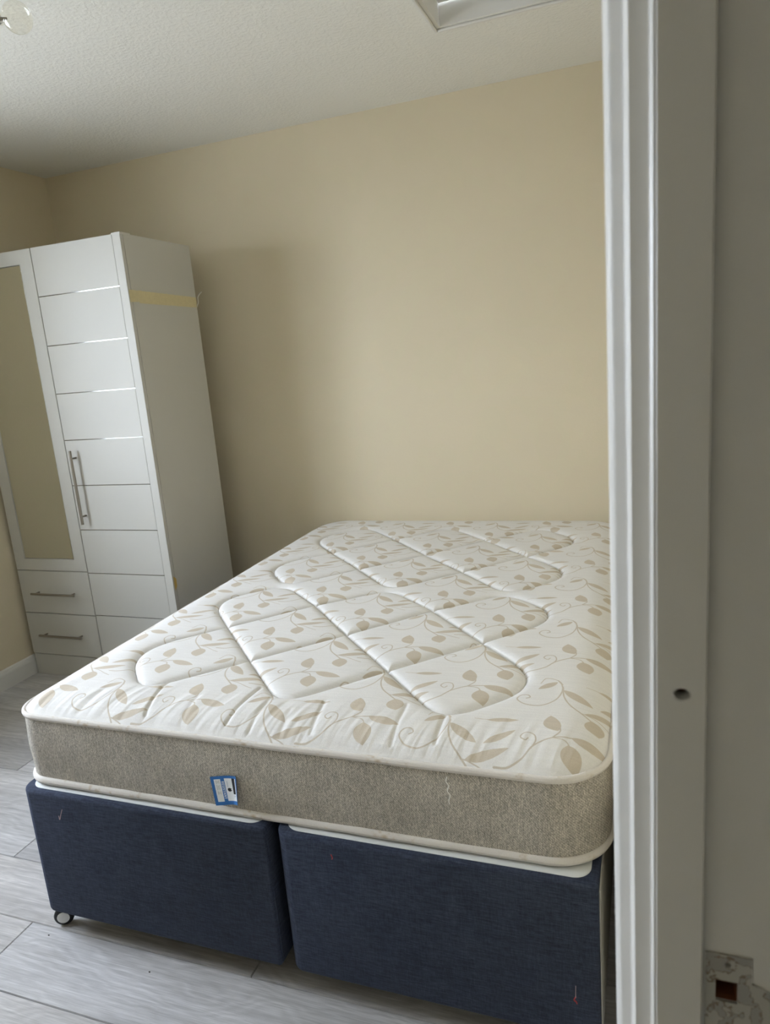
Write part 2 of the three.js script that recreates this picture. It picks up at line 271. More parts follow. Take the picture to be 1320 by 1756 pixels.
// ------------------------------------------------------------------ wardrobe
{
  const x0 = -1.353, x1 = -0.482, zf = -1.285, zb = -1.744, top = 1.911, xd = -0.935;
  const g = thing('wardrobe', (x0 + x1) / 2, 0, (zf + zb) / 2), o = [g.position.x, 0, g.position.z];
  tag(g, 'tall white wardrobe with mirror door and two drawers in the room corner', 'wardrobe');
  const zd = zf - 0.018, W = M.wardrobe;
  mesh('side_panel', box(x1 - 0.018, x1, 0, top, zb, zd - 0.002, 0.0012, o), W, g);
  mesh('side_panel', box(x0, x0 + 0.018, 0, top, zb, zd - 0.002, 0.0012, o), W, g);
  mesh('top_panel', box(x0 + 0.018, x1 - 0.018, top - 0.02, top - 0.002, zb, zd - 0.002, 0.001, o), W, g);
  mesh('back_panel', box(x0 + 0.018, x1 - 0.018, 0.02, top - 0.02, zb, zb + 0.006, 0, o), W, g);
  mesh('base_panel', box(x0 + 0.018, x1 - 0.018, 0.09, 0.106, zb + 0.006, zd - 0.002, 0, o), W, g);
  mesh('divider', box(xd - 0.009, xd + 0.009, 0.106, top - 0.02, zb + 0.006, zd - 0.045, 0, o), W, g);
  mesh('plinth', box(x0 + 0.001, x1 - 0.001, 0, 0.1035, zd - 0.014, zf - 0.004, 0.0012, o), W, g);
  mesh('corner_cap', box(x1 - 0.042, x1 + 0.0006, top - 0.004, top + 0.0045, zd - 0.045, zf, 0.002, o), W, g);

  // right door: nine boards on a core, chrome inlay between them
  const door = mesh('door', box(xd + 0.002, x1 - 0.001, 0.107, top - 0.001, zd, zf - 0.004, 0.001, o), W, g);
  const ys = [0.109, 0.3185, 0.5195, 0.7205, 0.9205, 1.1195, 1.318, 1.5175, 1.7165, top - 0.001], gap = 0.0015, xe = -0.5215;
  for (let k = 0; k < 9; k++) mesh('panel', box(xd + 0.0022, xe, ys[k] + (k ? gap : 0), ys[k + 1] - (k < 8 ? gap : 0), zf - 0.0045, zf, 0.0014, o), W, door);
  mesh('edge_stile', box(xe + 0.0006, x1 - 0.0008, 0.108, top - 0.001, zf - 0.0045, zf, 0.0014, o), W, door);
  for (let k = 1; k < 9; k++) { // flat chrome strip lying in the groove
    const s = box(xd + 0.0022, xe, ys[k] - 0.0015, ys[k] + 0.0015, zf - 0.0045, zf - 0.0016, 0, o);
    mesh('inlay_strip', s, M.inlay, door, 'thin chrome inlay strip');
  }
  const hx = -0.886, hz = zf + 0.03;
  const L = (p) => [p[0] - o[0], p[1] - o[1], p[2] - o[2]];
  mesh('handle', merge([cyl(L([hx, 0.753, hz]), L([hx, 1.077, hz]), 0.0062, 18), cyl(L([hx, 0.787, zf]), L([hx, 0.787, hz]), 0.0042, 12), cyl(L([hx, 1.043, zf]), L([hx, 1.043, hz]), 0.0042, 12)]), M.steel, door, 'long brushed steel bar handle');

  // left door: frame round a mirror
  const dy0 = 0.526, dy1 = top - 0.001, dx0 = x0 + 0.001, dx1 = xd - 0.002, mx0 = -1.293, mx1 = -1.001, my0 = 0.581, my1 = 1.853;
  const fs = new THREE.Shape(); fs.moveTo(dx0, dy0); fs.lineTo(dx1, dy0); fs.lineTo(dx1, dy1); fs.lineTo(dx0, dy1); fs.closePath();
  const mh = new THREE.Path(); mh.moveTo(mx0, my0); mh.lineTo(mx0, my1); mh.lineTo(mx1, my1); mh.lineTo(mx1, my0); mh.closePath(); fs.holes.push(mh);
  const fg = new THREE.ExtrudeGeometry(fs, { depth: 0.016, bevelEnabled: true, bevelSize: 0.0008, bevelThickness: 0.0008, bevelSegments: 1, bevelOffset: -0.0008 });
  fg.translate(-o[0], 0, zd + 0.0010 - o[2]);
  const ld = mesh('mirror_door', metreUV(fg), W, g);
  mesh('door_backing', box(mx0 - 0.001, mx1 + 0.001, my0 - 0.001, my1 + 0.001, zd, zd + 0.003, 0, o), W, ld);
  mesh('mirror', box(mx0 + 0.0035, mx1 - 0.0035, my0 + 0.003, my1 - 0.003, zd + 0.003, zf - 0.003, 0.0006, o), M.mirror, ld, 'tall mirror set in the door');
  // drawers
  for (const [a, b, hy] of [[0.3165, 0.5225, 0.418], [0.1075, 0.3125, 0.211]]) {
    const dr = mesh('drawer', box(dx0, dx1, a, b, zd, zf, 0.0014, o), W, g);
    const za = zf + 0.028, xa = -1.264, xb = -1.012;
    mesh('handle', merge([cyl(L([xa, hy, za]), L([xb, hy, za]), 0.0055, 16), cyl(L([xa + 0.022, hy, zf]), L([xa + 0.022, hy, za]), 0.004, 12), cyl(L([xb - 0.022, hy, zf]), L([xb - 0.022, hy, za]), 0.004, 12)]), M.steel, dr, 'brushed steel bar handle');
  }
  // masking tape on the side
  const tapeTex = dataTex(256, 64, (u, v) => { const n = fbm(u * 24, v * 6, 24, 6, 91, 4), k = 0.97 + 0.05 * (n - 0.5); return [0.86 * k, 0.81 * k, 0.64 * k]; }, true, 1 / 0.25, 1 / 0.06);
  const tapeMat = new THREE.MeshStandardMaterial({ map: tapeTex, roughness: 0.5 });
  const strip = (za, zc, ya0, ya1, yc0, yc1, lift, s) => { // ribbon with torn ends on the side face, a sheet with two faces
    const n = 36, P = [], I = [];
    for (let i = 0; i <= n; i++) {
      const t = i / n, z = za + (zc - za) * t, e = Math.min(i, n - i) < 2 ? 1 : 0.25;
      const j0 = (hash(i, 1, s) - 0.5) * 0.003 * e, j1 = (hash(i, 2, s) - 0.5) * 0.003 * e, k = lift + 0.0006 * hash(i, 3, s);
      for (const q of [0, 1]) { P.push(x1 + k + q * 0.0003 - o[0], ya0 + (yc0 - ya0) * t + j0, z + j1 - o[2], x1 + k + q * 0.0003 + 0.0004 * hash(i, 4, s) - o[0], ya1 + (yc1 - ya1) * t + j1, z - j0 * 2 - o[2]); }
      if (i < n) { const a = i * 4, b = a + 4; I.push(a + 2, b + 2, a + 3, a + 3, b + 2, b + 3, a, a + 1, b, b, a + 1, b + 1, a + 1, a + 3, b + 1, b + 1, a + 3, b + 3, a, b, a + 2, a + 2, b, b + 2); }
    }
    const geo = new THREE.BufferGeometry(); geo.setAttribute('position', new THREE.Float32BufferAttribute(P, 3)); geo.setIndex(I); geo.computeVertexNormals();
    return metreUV(geo);
  };
  mesh('masking_tape', strip(-1.345, -1.743, 1.649, 1.698, 1.645, 1.689, 0.0004, 5), tapeMat, g, 'strip of yellowed masking tape');
  mesh('masking_tape', strip(-1.287, -1.362, 1.652, 1.699, 1.655, 1.697, 0.0012, 6), tapeMat, g, 'torn overlapping end of masking tape');
  mesh('tape_curl', tube([[x1, 1.648, zb + 0.004], [x1 + 0.004, 1.668, zb - 0.008], [x1 + 0.002, 1.69, zb - 0.012], [x1 + 0.012, 1.708, zb - 0.02], [x1 + 0.02, 1.712, zb - 0.022]].map(L), 0.0028, 24, 8), new THREE.MeshStandardMaterial({ color: '#d8d2c4', roughness: 0.6 }), g, 'curled pale end of tape');
  mesh('tape_residue', strip(-1.292, -1.309, 0.45, 0.515, 0.468, 0.5, 0.0004, 7), new THREE.MeshStandardMaterial({ color: '#cfae5c', roughness: 0.6 }), g, 'scrap of yellow tape left on the side');
}

// ------------------------------------------------------------------ divan bases
const navyTex = dataTex(1024, 1024, (u, v) => {
  const hx = fbm(u * 36, v * 420, 36, 420, 14, 2), vx = fbm(u * 420, v * 46, 420, 46, 15, 2), p = fbm(u * 8, v * 8, 8, 8, 16, 4), w = fbm(u * 300, v * 300, 300, 300, 18, 1);
  const k = 0.9 * (hx - 0.5) + 0.5 * (vx - 0.5) + 0.35 * (p - 0.5) + 0.25 * (w - 0.5);
  return [0.205 + 0.13 * k, 0.238 + 0.135 * k, 0.318 + 0.14 * k];
}, true, 1 / 0.6, 1 / 0.6);
const weave = dataTex(512, 512, (u, v) => 0.5 + 0.25 * Math.sin(u * Math.PI * 2 * 128) * Math.sin(v * Math.PI * 2 * 128) + 0.3 * (fbm(u * 120, v * 120, 120, 120, 19, 2) - 0.5), false, 1 / 0.15, 1 / 0.15);
const navy = new THREE.MeshPhysicalMaterial({ map: navyTex, roughness: 0.95, bumpMap: weave, bumpScale: 0.0004, sheen: 0.25, sheenRoughness: 0.6, sheenColor: new THREE.Color('#7f93b8') });
const felt = new THREE.MeshStandardMaterial({ color: '#b9b9b4', roughness: 0.95, bumpMap: fineNoise, bumpScale: 0.0004 });
const padMat = new THREE.MeshStandardMaterial({ color: '#e4e7e6', roughness: 0.85, bumpMap: fineNoise, bumpScale: 0.0005 });

function planShape(w, d, rl, rr) { // left edge at x = 0, front at y = 0, back at y = d; radii of left and right corners
  const s = new THREE.Shape();
  s.moveTo(rl, 0); s.lineTo(w - rr, 0); s.absarc(w - rr, rr, rr, -Math.PI / 2, 0); s.lineTo(w, d - rr); s.absarc(w - rr, d - rr, rr, 0, Math.PI / 2);
  s.lineTo(rl, d); s.absarc(rl, d - rl, rl, Math.PI / 2, Math.PI); s.lineTo(0, rl); s.absarc(rl, rl, rl, Math.PI, Math.PI * 1.5);
  return s;
}
function slab(shape, y0, y1, bev, seg = 3) {
  const g = new THREE.ExtrudeGeometry(shape, { depth: y1 - y0 - 2 * bev, bevelEnabled: true, bevelSize: bev, bevelThickness: bev, bevelOffset: -bev, bevelSegments: seg, curveSegments: 10 });
  g.rotateX(-Math.PI / 2); g.translate(0, y0 + bev, 0);
  return metreUV(toCreasedNormals(g, 0.7));
}
const BD = 1.87, BT = 0.409;
function divan(name, x, BW, joinMat, joinLabel, casters) {
  const g = thing(name, x, 0, 0);
  mesh('base_body', slab(planShape(BW - 0.004, BD, 0.036, 0.007), 0.064, BT, 0.007), navy, g);
  const pad = slab(planShape(BW - 0.03, BD - 0.03, 0.04, 0.035), BT - 0.018, BT + 0.0012, 0.005); pad.translate(0.013, 0, -0.014);
  mesh('top_cover', pad, padMat, g, 'white cover on the divan top');
  mesh('side_lining', box(BW - 0.004, BW - 0.0015, 0.072, BT - 0.012, -BD + 0.02, -0.008, 0.001), joinMat, g, joinLabel);
  mesh('underside', box(0.03, BW - 0.03, 0.06, 0.067, -BD + 0.03, -0.03), M.black, g);
  for (const [x, z, a] of [...casters, [0.036, -BD + 0.05, 0.5], [BW - 0.06, -BD + 0.05, 0.2]]) {
    const wheel = new THREE.LatheGeometry([[0, -0.0115], [0.016, -0.0115], [0.0215, -0.0105], [0.0247, -0.006], [0.025, 0], [0.0247, 0.006], [0.0215, 0.0105], [0.016, 0.0115], [0, 0.0115]].map(([r, y]) => new THREE.Vector2(Math.max(r, 0.0001), y)), 28);
    wheel.rotateX(Math.PI / 2); wheel.rotateY(-a); wheel.translate(x, 0.025, z);
    const c = mesh('caster', wheel, M.black, g);
    const hub = new THREE.LatheGeometry([[0.0001, 0.0025], [0.006, 0.002], [0.0125, 0.0008], [0.0155, 0], [0.0155, -0.002]].map(([r, y]) => new THREE.Vector2(r, y)), 24);
    hub.rotateX(Math.PI / 2); hub.translate(0, 0, 0.0118); hub.rotateY(-a); hub.translate(x, 0.025, z);
    mesh('hub_cap', hub, M.hub, c, 'bright silver hub cap');
    mesh('stem', merge([cyl([x + 0.004, 0.04, z - 0.012], [x + 0.004, 0.075, z - 0.012], 0.009, 12), box(x - 0.012, x + 0.02, 0.05, 0.056, z - 0.024, z + 0.006, 0.002)]), M.black, c);
  }
  return g;
}
const baseA = divan('divan_base', -0.016, 0.682, navy, 'navy cloth on the joining side', [[0.024, -0.034, -0.5], [0.61, -0.1, 1.5]]);
tag(baseA, 'left navy fabric divan half with silver hubbed caster at its corner', 'bed base', 'navy divan halves under the mattress');
const baseB = divan('divan_base_001', 0.683, 0.662, felt, 'pale grey lining cloth on the joining side', [[0.05, -0.085, 1.4], [0.6, -0.1, 1.5]]);
tag(baseB, 'right navy fabric divan half beside the white door frame', 'bed base', 'navy divan halves under the mattress');
{ // loose threads on the fronts
  const red = new THREE.MeshStandardMaterial({ color: '#a8383c', roughness: 0.8 }), pinkish = new THREE.MeshStandardMaterial({ color: '#b9a3ab', roughness: 0.8 });
  mesh('thread', tube([[0.106, 0.372, 0.0015], [0.112, 0.366, 0.006], [0.115, 0.378, 0.003], [0.121, 0.392, 0.002]].map((p) => [p[0] + 0.009, p[1] - 0.018, p[2]]), 0.0009, 16, 5), pinkish, baseA, 'loose pink thread');
  mesh('thread', tube([[0.134, 0.37, 0.001], [0.137, 0.376, 0.004], [0.133, 0.381, 0.001]], 0.0011, 12, 5), red, baseB, 'loose red thread');
  mesh('thread', tube([[0.6135, 0.188, 0.001], [0.613, 0.174, 0.002], [0.613, 0.162, 0.003]], 0.0006, 12, 5), pinkish, baseB, 'loose pale thread');
  mesh('thread', tube([[0.613, 0.164, 0.002], [0.61, 0.158, 0.004], [0.614, 0.154, 0.003], [0.615, 0.149, 0.002]], 0.0013, 12, 5), red, baseB, 'loose red thread end');
}

// ------------------------------------------------------------------ mattress
{
  const x0 = -0.026, x1 = 1.356, zf = -0.031, zb = -1.908, yb = 0.4222, yt = 0.592;
  const g = thing('mattress', (x0 + x1) / 2, BT + 0.0012, (zf + zb) / 2), o = [g.position.x, g.position.y, g.position.z];
  g.rotation.y = 0.002;
  tag(g, 'white quilted double mattress with beige leaf print on navy divan', 'mattress');
  const RF = 0.07, RG = 0.115, RB = 0.16;   // corner radii: front left, front right, back
  // rounded outline, counted along its length, starting at the middle of the front and running to the right
  const outline = (inset) => {
    const c = [], arc = (cx, cz, r, a0, a1) => { const n = Math.max(8, Math.ceil(r * Math.abs(a1 - a0) / 0.008)); for (let k = 0; k <= n; k++) { const a = a0 + (a1 - a0) * k / n; c.push([cx + r * Math.cos(a), cz + r * Math.sin(a)]); } };
    const X0 = x0 + inset, X1 = x1 - inset, ZF_ = zf - inset, ZB_ = zb + inset, rf = RF - inset, rg = RG - inset, rb = RB - inset;
    const line = (ax, az, bx, bz) => { const n = Math.ceil(Math.hypot(bx - ax, bz - az) / 0.015); for (let k = 1; k < n; k++) c.push([ax + (bx - ax) * k / n, az + (bz - az) * k / n]); };
    c.push([(X0 + X1) / 2, ZF_]); line((X0 + X1) / 2, ZF_, X1 - rg, ZF_);
    arc(X1 - rg, ZF_ - rg, rg, Math.PI / 2, 0); line(X1, ZF_ - rg, X1, ZB_ + rb);
    arc(X1 - rb, ZB_ + rb, rb, 0, -Math.PI / 2); line(X1 - rb, ZB_, X0 + rb, ZB_);
    arc(X0 + rb, ZB_ + rb, rb, -Math.PI / 2, -Math.PI); line(X0, ZB_ + rb, X0, ZF_ - rf);
    arc(X0 + rf, ZF_ - rf, rf, Math.PI, Math.PI / 2); line(X0 + rf, ZF_, (X0 + X1) / 2, ZF_);
    return c;
  };
  const out = outline(0), N = out.length, len = [0];
  for (let k = 1; k <= N; k++) len.push(len[k - 1] + Math.hypot(out[k % N][0] - out[k - 1][0], out[k % N][1] - out[k - 1][1]));
  const nrm = out.map((p, k) => { const a = out[(k + N - 1) % N], b = out[(k + 1) % N], dx = b[0] - a[0], dz = b[1] - a[1], l = Math.hypot(dx, dz); return [-dz / l, dx / l].map((v) => v); });
  for (const n of nrm) { /* outward */ }
  const cxm = (x0 + x1) / 2, czm = (zf + zb) / 2;
  nrm.forEach((n, k) => { if (n[0] * (out[k][0] - cxm) + n[1] * (out[k][1] - czm) < 0) { n[0] *= -1; n[1] *= -1; } });
  const total = len[N];
  const wob = (s, f, sd) => fbm(s / total * f, 0.3, f, 1, sd, 3) - 0.5;

  // --- quilting: stitched lines of two diamond panels with rounded turns at their borders
  const segs = [];
  const X = (i) => 0.075 + 0.19 * i;
  const panel = (Z, rows) => {
    const node = (i, j) => [X(i), Z[j]];
    const corner = (p, q, r, t) => { // rounded turn at q between directions to p and r
      const a = [q[0] + (p[0] - q[0]) * t, q[1] + (p[1] - q[1]) * t], b = [q[0] + (r[0] - q[0]) * t, q[1] + (r[1] - q[1]) * t]; let prev = a;
      for (let k = 1; k <= 10; k++) { const s = k / 10, c = [(1 - s) * (1 - s) * a[0] + 2 * s * (1 - s) * q[0] + s * s * b[0], (1 - s) * (1 - s) * a[1] + 2 * s * (1 - s) * q[1] + s * s * b[1]]; segs.push([...prev, ...c]); prev = c; }
    };
    const cut = (i, j) => (i === 0 || i === 6 ? 0.52 : j === 0 || j === rows ? 0.3 : 0);
    for (let i = 0; i <= 6; i++) for (let j = 0; j <= rows; j++) {
      if ((i + j) % 2 === 0) continue;
      for (const dj of [-1, 1]) { // every segment once, towards the right
        if (i + 1 > 6 || j + dj < 0 || j + dj > rows) continue;
        const p = node(i, j), q = node(i + 1, j + dj), ca = cut(i, j), cb = cut(i + 1, j + dj), M_ = (t) => [p[0] + (q[0] - p[0]) * t, p[1] + (q[1] - p[1]) * t];
        segs.push([...M_(ca), ...M_(1 - cb)]);
      }
      if (i === 0) corner(node(1, j - 1), node(0, j), node(1, j + 1), 0.52);
      else if (i === 6) corner(node(5, j - 1), node(6, j), node(5, j + 1), 0.52);
      else if (j === 0) corner(node(i - 1, 1), node(i, 0), node(i + 1, 1), 0.3);
      else if (j === rows) corner(node(i - 1, rows - 1), node(i, rows), node(i + 1, rows - 1), 0.3);
    }
  };
  panel([-0.15, -0.352, -0.552, -0.757, -0.93], 4);
  panel([-0.925, -1.13, -1.325, -1.53, -1.725], 4);
  // grid buckets so that the distance is quick
  const CB = 0.06, buckets = new Map();
  segs.forEach((s, k) => { for (let a = Math.floor((Math.min(s[0], s[2]) - CB) / CB); a <= Math.floor((Math.max(s[0], s[2]) + CB) / CB); a++) for (let b = Math.floor((Math.min(s[1], s[3]) - CB) / CB); b <= Math.floor((Math.max(s[1], s[3]) + CB) / CB); b++) { const key = a * 1000 + b; if (!buckets.has(key)) buckets.set(key, []); buckets.get(key).push(k); } });
  const dseg = (x, z, s) => { const dx = s[2] - s[0], dz = s[3] - s[1], t = clamp(((x - s[0]) * dx + (z - s[1]) * dz) / (dx * dx + dz * dz + 1e-12)); return Math.hypot(x - s[0] - dx * t, z - s[1] - dz * t); };
  const stitch = (x, z) => { let d = 0.06; for (const k of buckets.get(Math.floor(x / CB) * 1000 + Math.floor(z / CB)) || []) d = Math.min(d, dseg(x, z, segs[k])); return d; };
  // pulled creases between the front edge and the quilting (start, end, depth, width)
  const creases = [[0.312, -0.2, 0.35, -0.06, 0.0045, 0.0045], [0.568, -0.205, 0.563, -0.06, 0.0045, 0.0045], [0.62, -0.17, 0.625, -0.05, 0.0025, 0.005], [0.751, -0.17, 0.766, -0.06, 0.003, 0.005], [0.935, -0.19, 0.945, -0.055, 0.003, 0.005], [1.027, -0.17, 1.032, -0.07, 0.004, 0.005], [0.44, -0.14, 0.452, -0.05, 0.0018, 0.006], [0.18, -0.12, 0.17, -0.05, 0.0018, 0.006], [0.69, -0.12, 0.7, -0.05, 0.0016, 0.006]];
  const height = (x, z, e) => {
    const d = stitch(x, z);
    let h = 0.021 * (1 - Math.pow(1 - clamp(e / 0.10), 2.2)) + (0.0128 * (1 - Math.exp(-d / 0.0105)) - 0.003 * Math.exp(-(d * d) / 9e-6)) * (1 - Math.exp(-e / 0.02)) ;
    h += 0.004 * (fbm(x * 5 + 20, z * 5 + 40, 64, 64, 23, 3) - 0.5) * clamp(e / 0.06);
    for (const c of creases) { const q = dseg(x, z, c); if (q < 0.03) h -= c[4] * Math.exp(-(q * q) / (c[5] * c[5])); }
    const front = zf - z; // fine tension ripples near the front edge
    h += 0.0032 * (vnoise(x * 85 + z * 18 + 200, z * 7 + 90, 4096, 4096, 71) - 0.5) * sstep(0.2, 0.04, front) * clamp(e / 0.012);
    h += 0.0016 * (vnoise(x * 210 + z * 40 + 600, z * 10 + 90, 4096, 4096, 72) - 0.5) * sstep(0.12, 0.03, front) * clamp(e / 0.012);
    return h;
  };
  // --- top cover as a fine height field over the rounded outline
  const NU = 480, NV = 670, P = [], U = [], I = [];
  const ease = (t) => t; // even spacing
  const span = (z) => { // left and right limit of the outline at this depth
    const f = zf - z, b = z - zb, cut = (q, r) => (q < r ? r - Math.sqrt(Math.max(0, r * r - (r - q) ** 2)) : 0);
    return [x0 + Math.max(cut(f, RF), cut(b, RB)), x1 - Math.max(cut(f, RG), cut(b, RB))];
  };
  const PX = 0.207 * 2, PZ = 0.36;
  for (let j = 0; j <= NV; j++) {
    const tz = j / NV, z = zf - 0.004 + (zb + 0.004 - zf + 0.004) * ease(tz), [a, b] = span(z);
    for (let i = 0; i <= NU; i++) {
      const x = a + 0.004 + (b - a - 0.008) * i / NU;
      let e = Math.min(x - x0, x1 - x, zf - z, z - zb);
      const near = (cx, cz, r, sx, sz) => { const dx = (x - cx) * sx, dz = (z - cz) * sz; if (dx > 0 && dz > 0) e = Math.min(e, r - Math.hypot(dx, dz)); };
      near(x0 + RF, zf - RF, RF, -1, 1); near(x1 - RG, zf - RG, RG, 1, 1); near(x0 + RB, zb + RB, RB, -1, -1); near(x1 - RB, zb + RB, RB, 1, -1);
      e = Math.max(0, e - 0.004);
      P.push(x - o[0], yt + 0.0035 + height(x, z, e) - o[1], z - o[2]);
      U.push((x - 1.045) / PX, -(z + 0.506) / PZ);
    }
  }
  for (let j = 0; j < NV; j++) for (let i = 0; i < NU; i++) { const a = j * (NU + 1) + i, b = a + 1, c = a + NU + 1, d = c + 1; I.push(a, b, c, b, d, c); }
  const tg = new THREE.BufferGeometry(); tg.setAttribute('position', new THREE.Float32BufferAttribute(P, 3)); tg.setAttribute('uv', new THREE.Float32BufferAttribute(U, 2)); tg.setIndex(I); tg.computeVertexNormals();

  // --- leaf print, one tile of two half-dropped motifs
  const TW = 1024, TH = 890, cv = document.createElement('canvas'); cv.width = TW; cv.height = TH;
  const c2 = cv.getContext('2d'); c2.fillStyle = '#ebe9e6'; c2.fillRect(0, 0, TW, TH);
  const S = TW / PX, ink = '#d0c5b4', line = '#cfc5b6';
  const motif = (ox, oz) => {
    const t = (x, z) => [(ox + x) * S, (oz + z) * S];
    const leaf = (ax, az, bx, bz, w, bend = 0) => { // pointed leaf from stalk a to tip b
      const dx = bx - ax, dz = bz - az, nx = -dz, nz = dx, L2 = Math.hypot(dx, dz); const f = 0.78 * w / L2;
      c2.fillStyle = ink; c2.beginPath(); c2.moveTo(...t(ax, az));
      c2.bezierCurveTo(...t(ax + dx * 0.25 + nx * f * (1 + bend), az + dz * 0.25 + nz * f * (1 + bend)), ...t(ax + dx * 0.7 + nx * f * (0.9 + bend), az + dz * 0.7 + nz * f * (0.9 + bend)), ...t(bx, bz));
      c2.bezierCurveTo(...t(ax + dx * 0.7 - nx * f * (0.9 - bend), az + dz * 0.7 - nz * f * (0.9 - bend)), ...t(ax + dx * 0.25 - nx * f * (1 - bend), az + dz * 0.25 - nz * f * (1 - bend)), ...t(ax, az)); c2.fill();
    };
    const vine = (pts, w) => { // smooth stroke through points
      c2.strokeStyle = line; c2.lineWidth = 1.4 * w * S; c2.lineCap = 'round'; c2.lineJoin = 'round'; c2.beginPath();
      const cu = new THREE.CatmullRomCurve3(pts.map((p) => new THREE.Vector3(p[0], p[1], 0))).getPoints(pts.length * 8);
      cu.forEach((p, k) => (k ? c2.lineTo(...t(p.x, p.y)) : c2.moveTo(...t(p.x, p.y)))); c2.stroke();
    };
    vine([[-0.014, -0.028], [-0.004, -0.008], [-0.001, 0.02], [-0.012, 0.062], [-0.04, 0.09], [-0.072, 0.088], [-0.09, 0.068], [-0.084, 0.05], [-0.07, 0.048], [-0.064, 0.057], [-0.071, 0.063]], 0.0022);
    vine([[-0.001, 0.0], [0.006, 0.045], [0.022, 0.078], [0.048, 0.104], [0.068, 0.122]], 0.0024);
    vine([[0.044, 0.1], [0.075, 0.108], [0.105, 0.122], [0.125, 0.13]], 0.0014);
    vine([[-0.05, 0.35], [-0.04, 0.325], [-0.014, 0.332], [-0.002, 0.35]], 0.0016);
    vine([[-0.1, 0.287], [-0.073, 0.285], [-0.05, 0.268], [-0.032, 0.237], [0.0, 0.21], [0.04, 0.2]], 0.0024);
    vine([[-0.036, 0.245], [-0.03, 0.222], [-0.038, 0.202], [-0.054, 0.202], [-0.06, 0.216], [-0.05, 0.225], [-0.045, 0.217]], 0.002);
    vine([[0.0, 0.21], [0.012, 0.185], [0.008, 0.165]], 0.0022);
    vine([[0.0, 0.21], [0.024, 0.214], [0.034, 0.228]], 0.0018);
    vine([[-0.16, 0.165], [-0.13, 0.166]], 0.0012);
    leaf(-0.014, -0.02, -0.052, 0.018, 0.016);
    leaf(0.002, 0.014, 0.066, 0.066, 0.021, 0.15);
    leaf(0.05, 0.101, 0.13, 0.07, 0.017, 0.3);
    leaf(0.066, 0.118, 0.082, 0.166, 0.034, 0.05);
    leaf(0.008, 0.185, -0.012, 0.128, 0.03, -0.3);
    leaf(-0.135, 0.167, -0.072, 0.157, 0.013);
    leaf(-0.128, 0.244, -0.072, 0.196, 0.015, 0.2);
    leaf(0.034, 0.2, 0.106, 0.216, 0.022, 0.2);
    leaf(0.03, 0.224, 0.048, 0.278, 0.034, 0.05);
  };
  for (let a = -1; a <= 2; a++) for (let b = -2; b <= 1; b++) { motif(a * PX, b * PZ + 0.0); motif(a * PX + PX / 2, b * PZ + PZ * 0.5); }
  { // woven grain over the print
    const im = c2.getImageData(0, 0, TW, TH), dd = im.data;
    for (let j = 0; j < TH; j++) for (let i = 0; i < TW; i++) { const k = (j * TW + i) * 4, n = (hash(i >> 1, j >> 1, 4) - 0.5) * 9 + (fbm(i / 128 * 1, j / 8.9, 8, 100, 44, 2) - 0.5) * 8; for (let q = 0; q < 3; q++) dd[k + q] = clamp(dd[k + q] + n, 0, 255); }
    c2.putImageData(im, 0, 0);
  }
  const print = new THREE.CanvasTexture(cv); print.wrapS = print.wrapT = THREE.RepeatWrapping; print.colorSpace = THREE.SRGBColorSpace;
  const cloth = dataTex(256, 256, (u, v) => fbm(u * 90, v * 90, 90, 90, 66, 2), false, 6, 5);
  mesh('quilted_top', tg, new THREE.MeshStandardMaterial({ map: print, roughness: 0.75, bumpMap: cloth, bumpScale: 0.0003 }), g, 'white quilted top with beige vine and leaf print');

  // --- border, bottom and tape edges
  const bp_ = [], bu = [], bi = [], NB = 14;
  for (let k = 0; k <= N; k++) {
    const q = k % N, s = len[k], sw = k === N ? 0 : s;
    for (let m = 0; m <= NB; m++) {
      const t = m / NB, bulge = 0.005 * Math.sin(Math.PI * t) + 0.007 * wob(sw, 22, 81) * Math.sin(Math.PI * t) + 0.0025 * (vnoise(sw / total * 120, t * 4, 120, 64, 83) - 0.5) * Math.sin(Math.PI * t);
      bp_.push(out[q][0] + nrm[q][0] * bulge - o[0], yb + (yt - yb) * t - o[1], out[q][1] + nrm[q][1] * bulge - o[2]); bu.push(s, yb + (yt - yb) * t);
    }
  }
  for (let k = 0; k < N; k++) for (let m = 0; m < NB; m++) { const a = k * (NB + 1) + m, b = a + NB + 1; bi.push(a, a + 1, b, b, a + 1, b + 1); }
  const bg = new THREE.BufferGeometry(); bg.setAttribute('position', new THREE.Float32BufferAttribute(bp_, 3)); bg.setAttribute('uv', new THREE.Float32BufferAttribute(bu, 2)); bg.setIndex(bi); bg.computeVertexNormals();
  const borderTex = dataTex(1024, 1024, (u, v) => {
    const i = Math.floor(u * 256), j = Math.floor(v * 256), w = ((i + j) & 3) < 2 ? 1 : 0;
    const vs = fbm(u * 240, v * 18, 240, 18, 33, 2), n = hash(i, j >> 1, 35), p = fbm(u * 6, v * 6, 6, 6, 37, 4);
    const k = 0.685 + 0.08 * w + 0.15 * (vs - 0.5) + 0.22 * (n - 0.5) + 0.08 * (p - 0.5);
    return [k, k * 0.968, k * 0.91];
  }, true, 1 / 0.36, 1 / 0.36);
  const borderBump = dataTex(256, 256, (u, v) => { const i = Math.floor(u * 128), j = Math.floor(v * 128); return 0.4 * (((i + j) & 3) < 2 ? 1 : 0) + 0.6 * hash(i, j, 39); }, false, 1 / 0.18, 1 / 0.18);
  mesh('border', bg, new THREE.MeshStandardMaterial({ map: borderTex, roughness: 0.95, bumpMap: borderBump, bumpScale: 0.0005 }), g, 'grey beige woven side panel');
  const under = new THREE.Shape(outline(0.004).map(([x, z]) => new THREE.Vector2(x - o[0], -(z - o[2])))), ug = new THREE.ShapeGeometry(under); ug.rotateX(Math.PI / 2); ug.scale(1, 1, -1); ug.translate(0, BT + 0.0027 - o[1], 0);
  mesh('bottom_cover', ug, padMat, g);
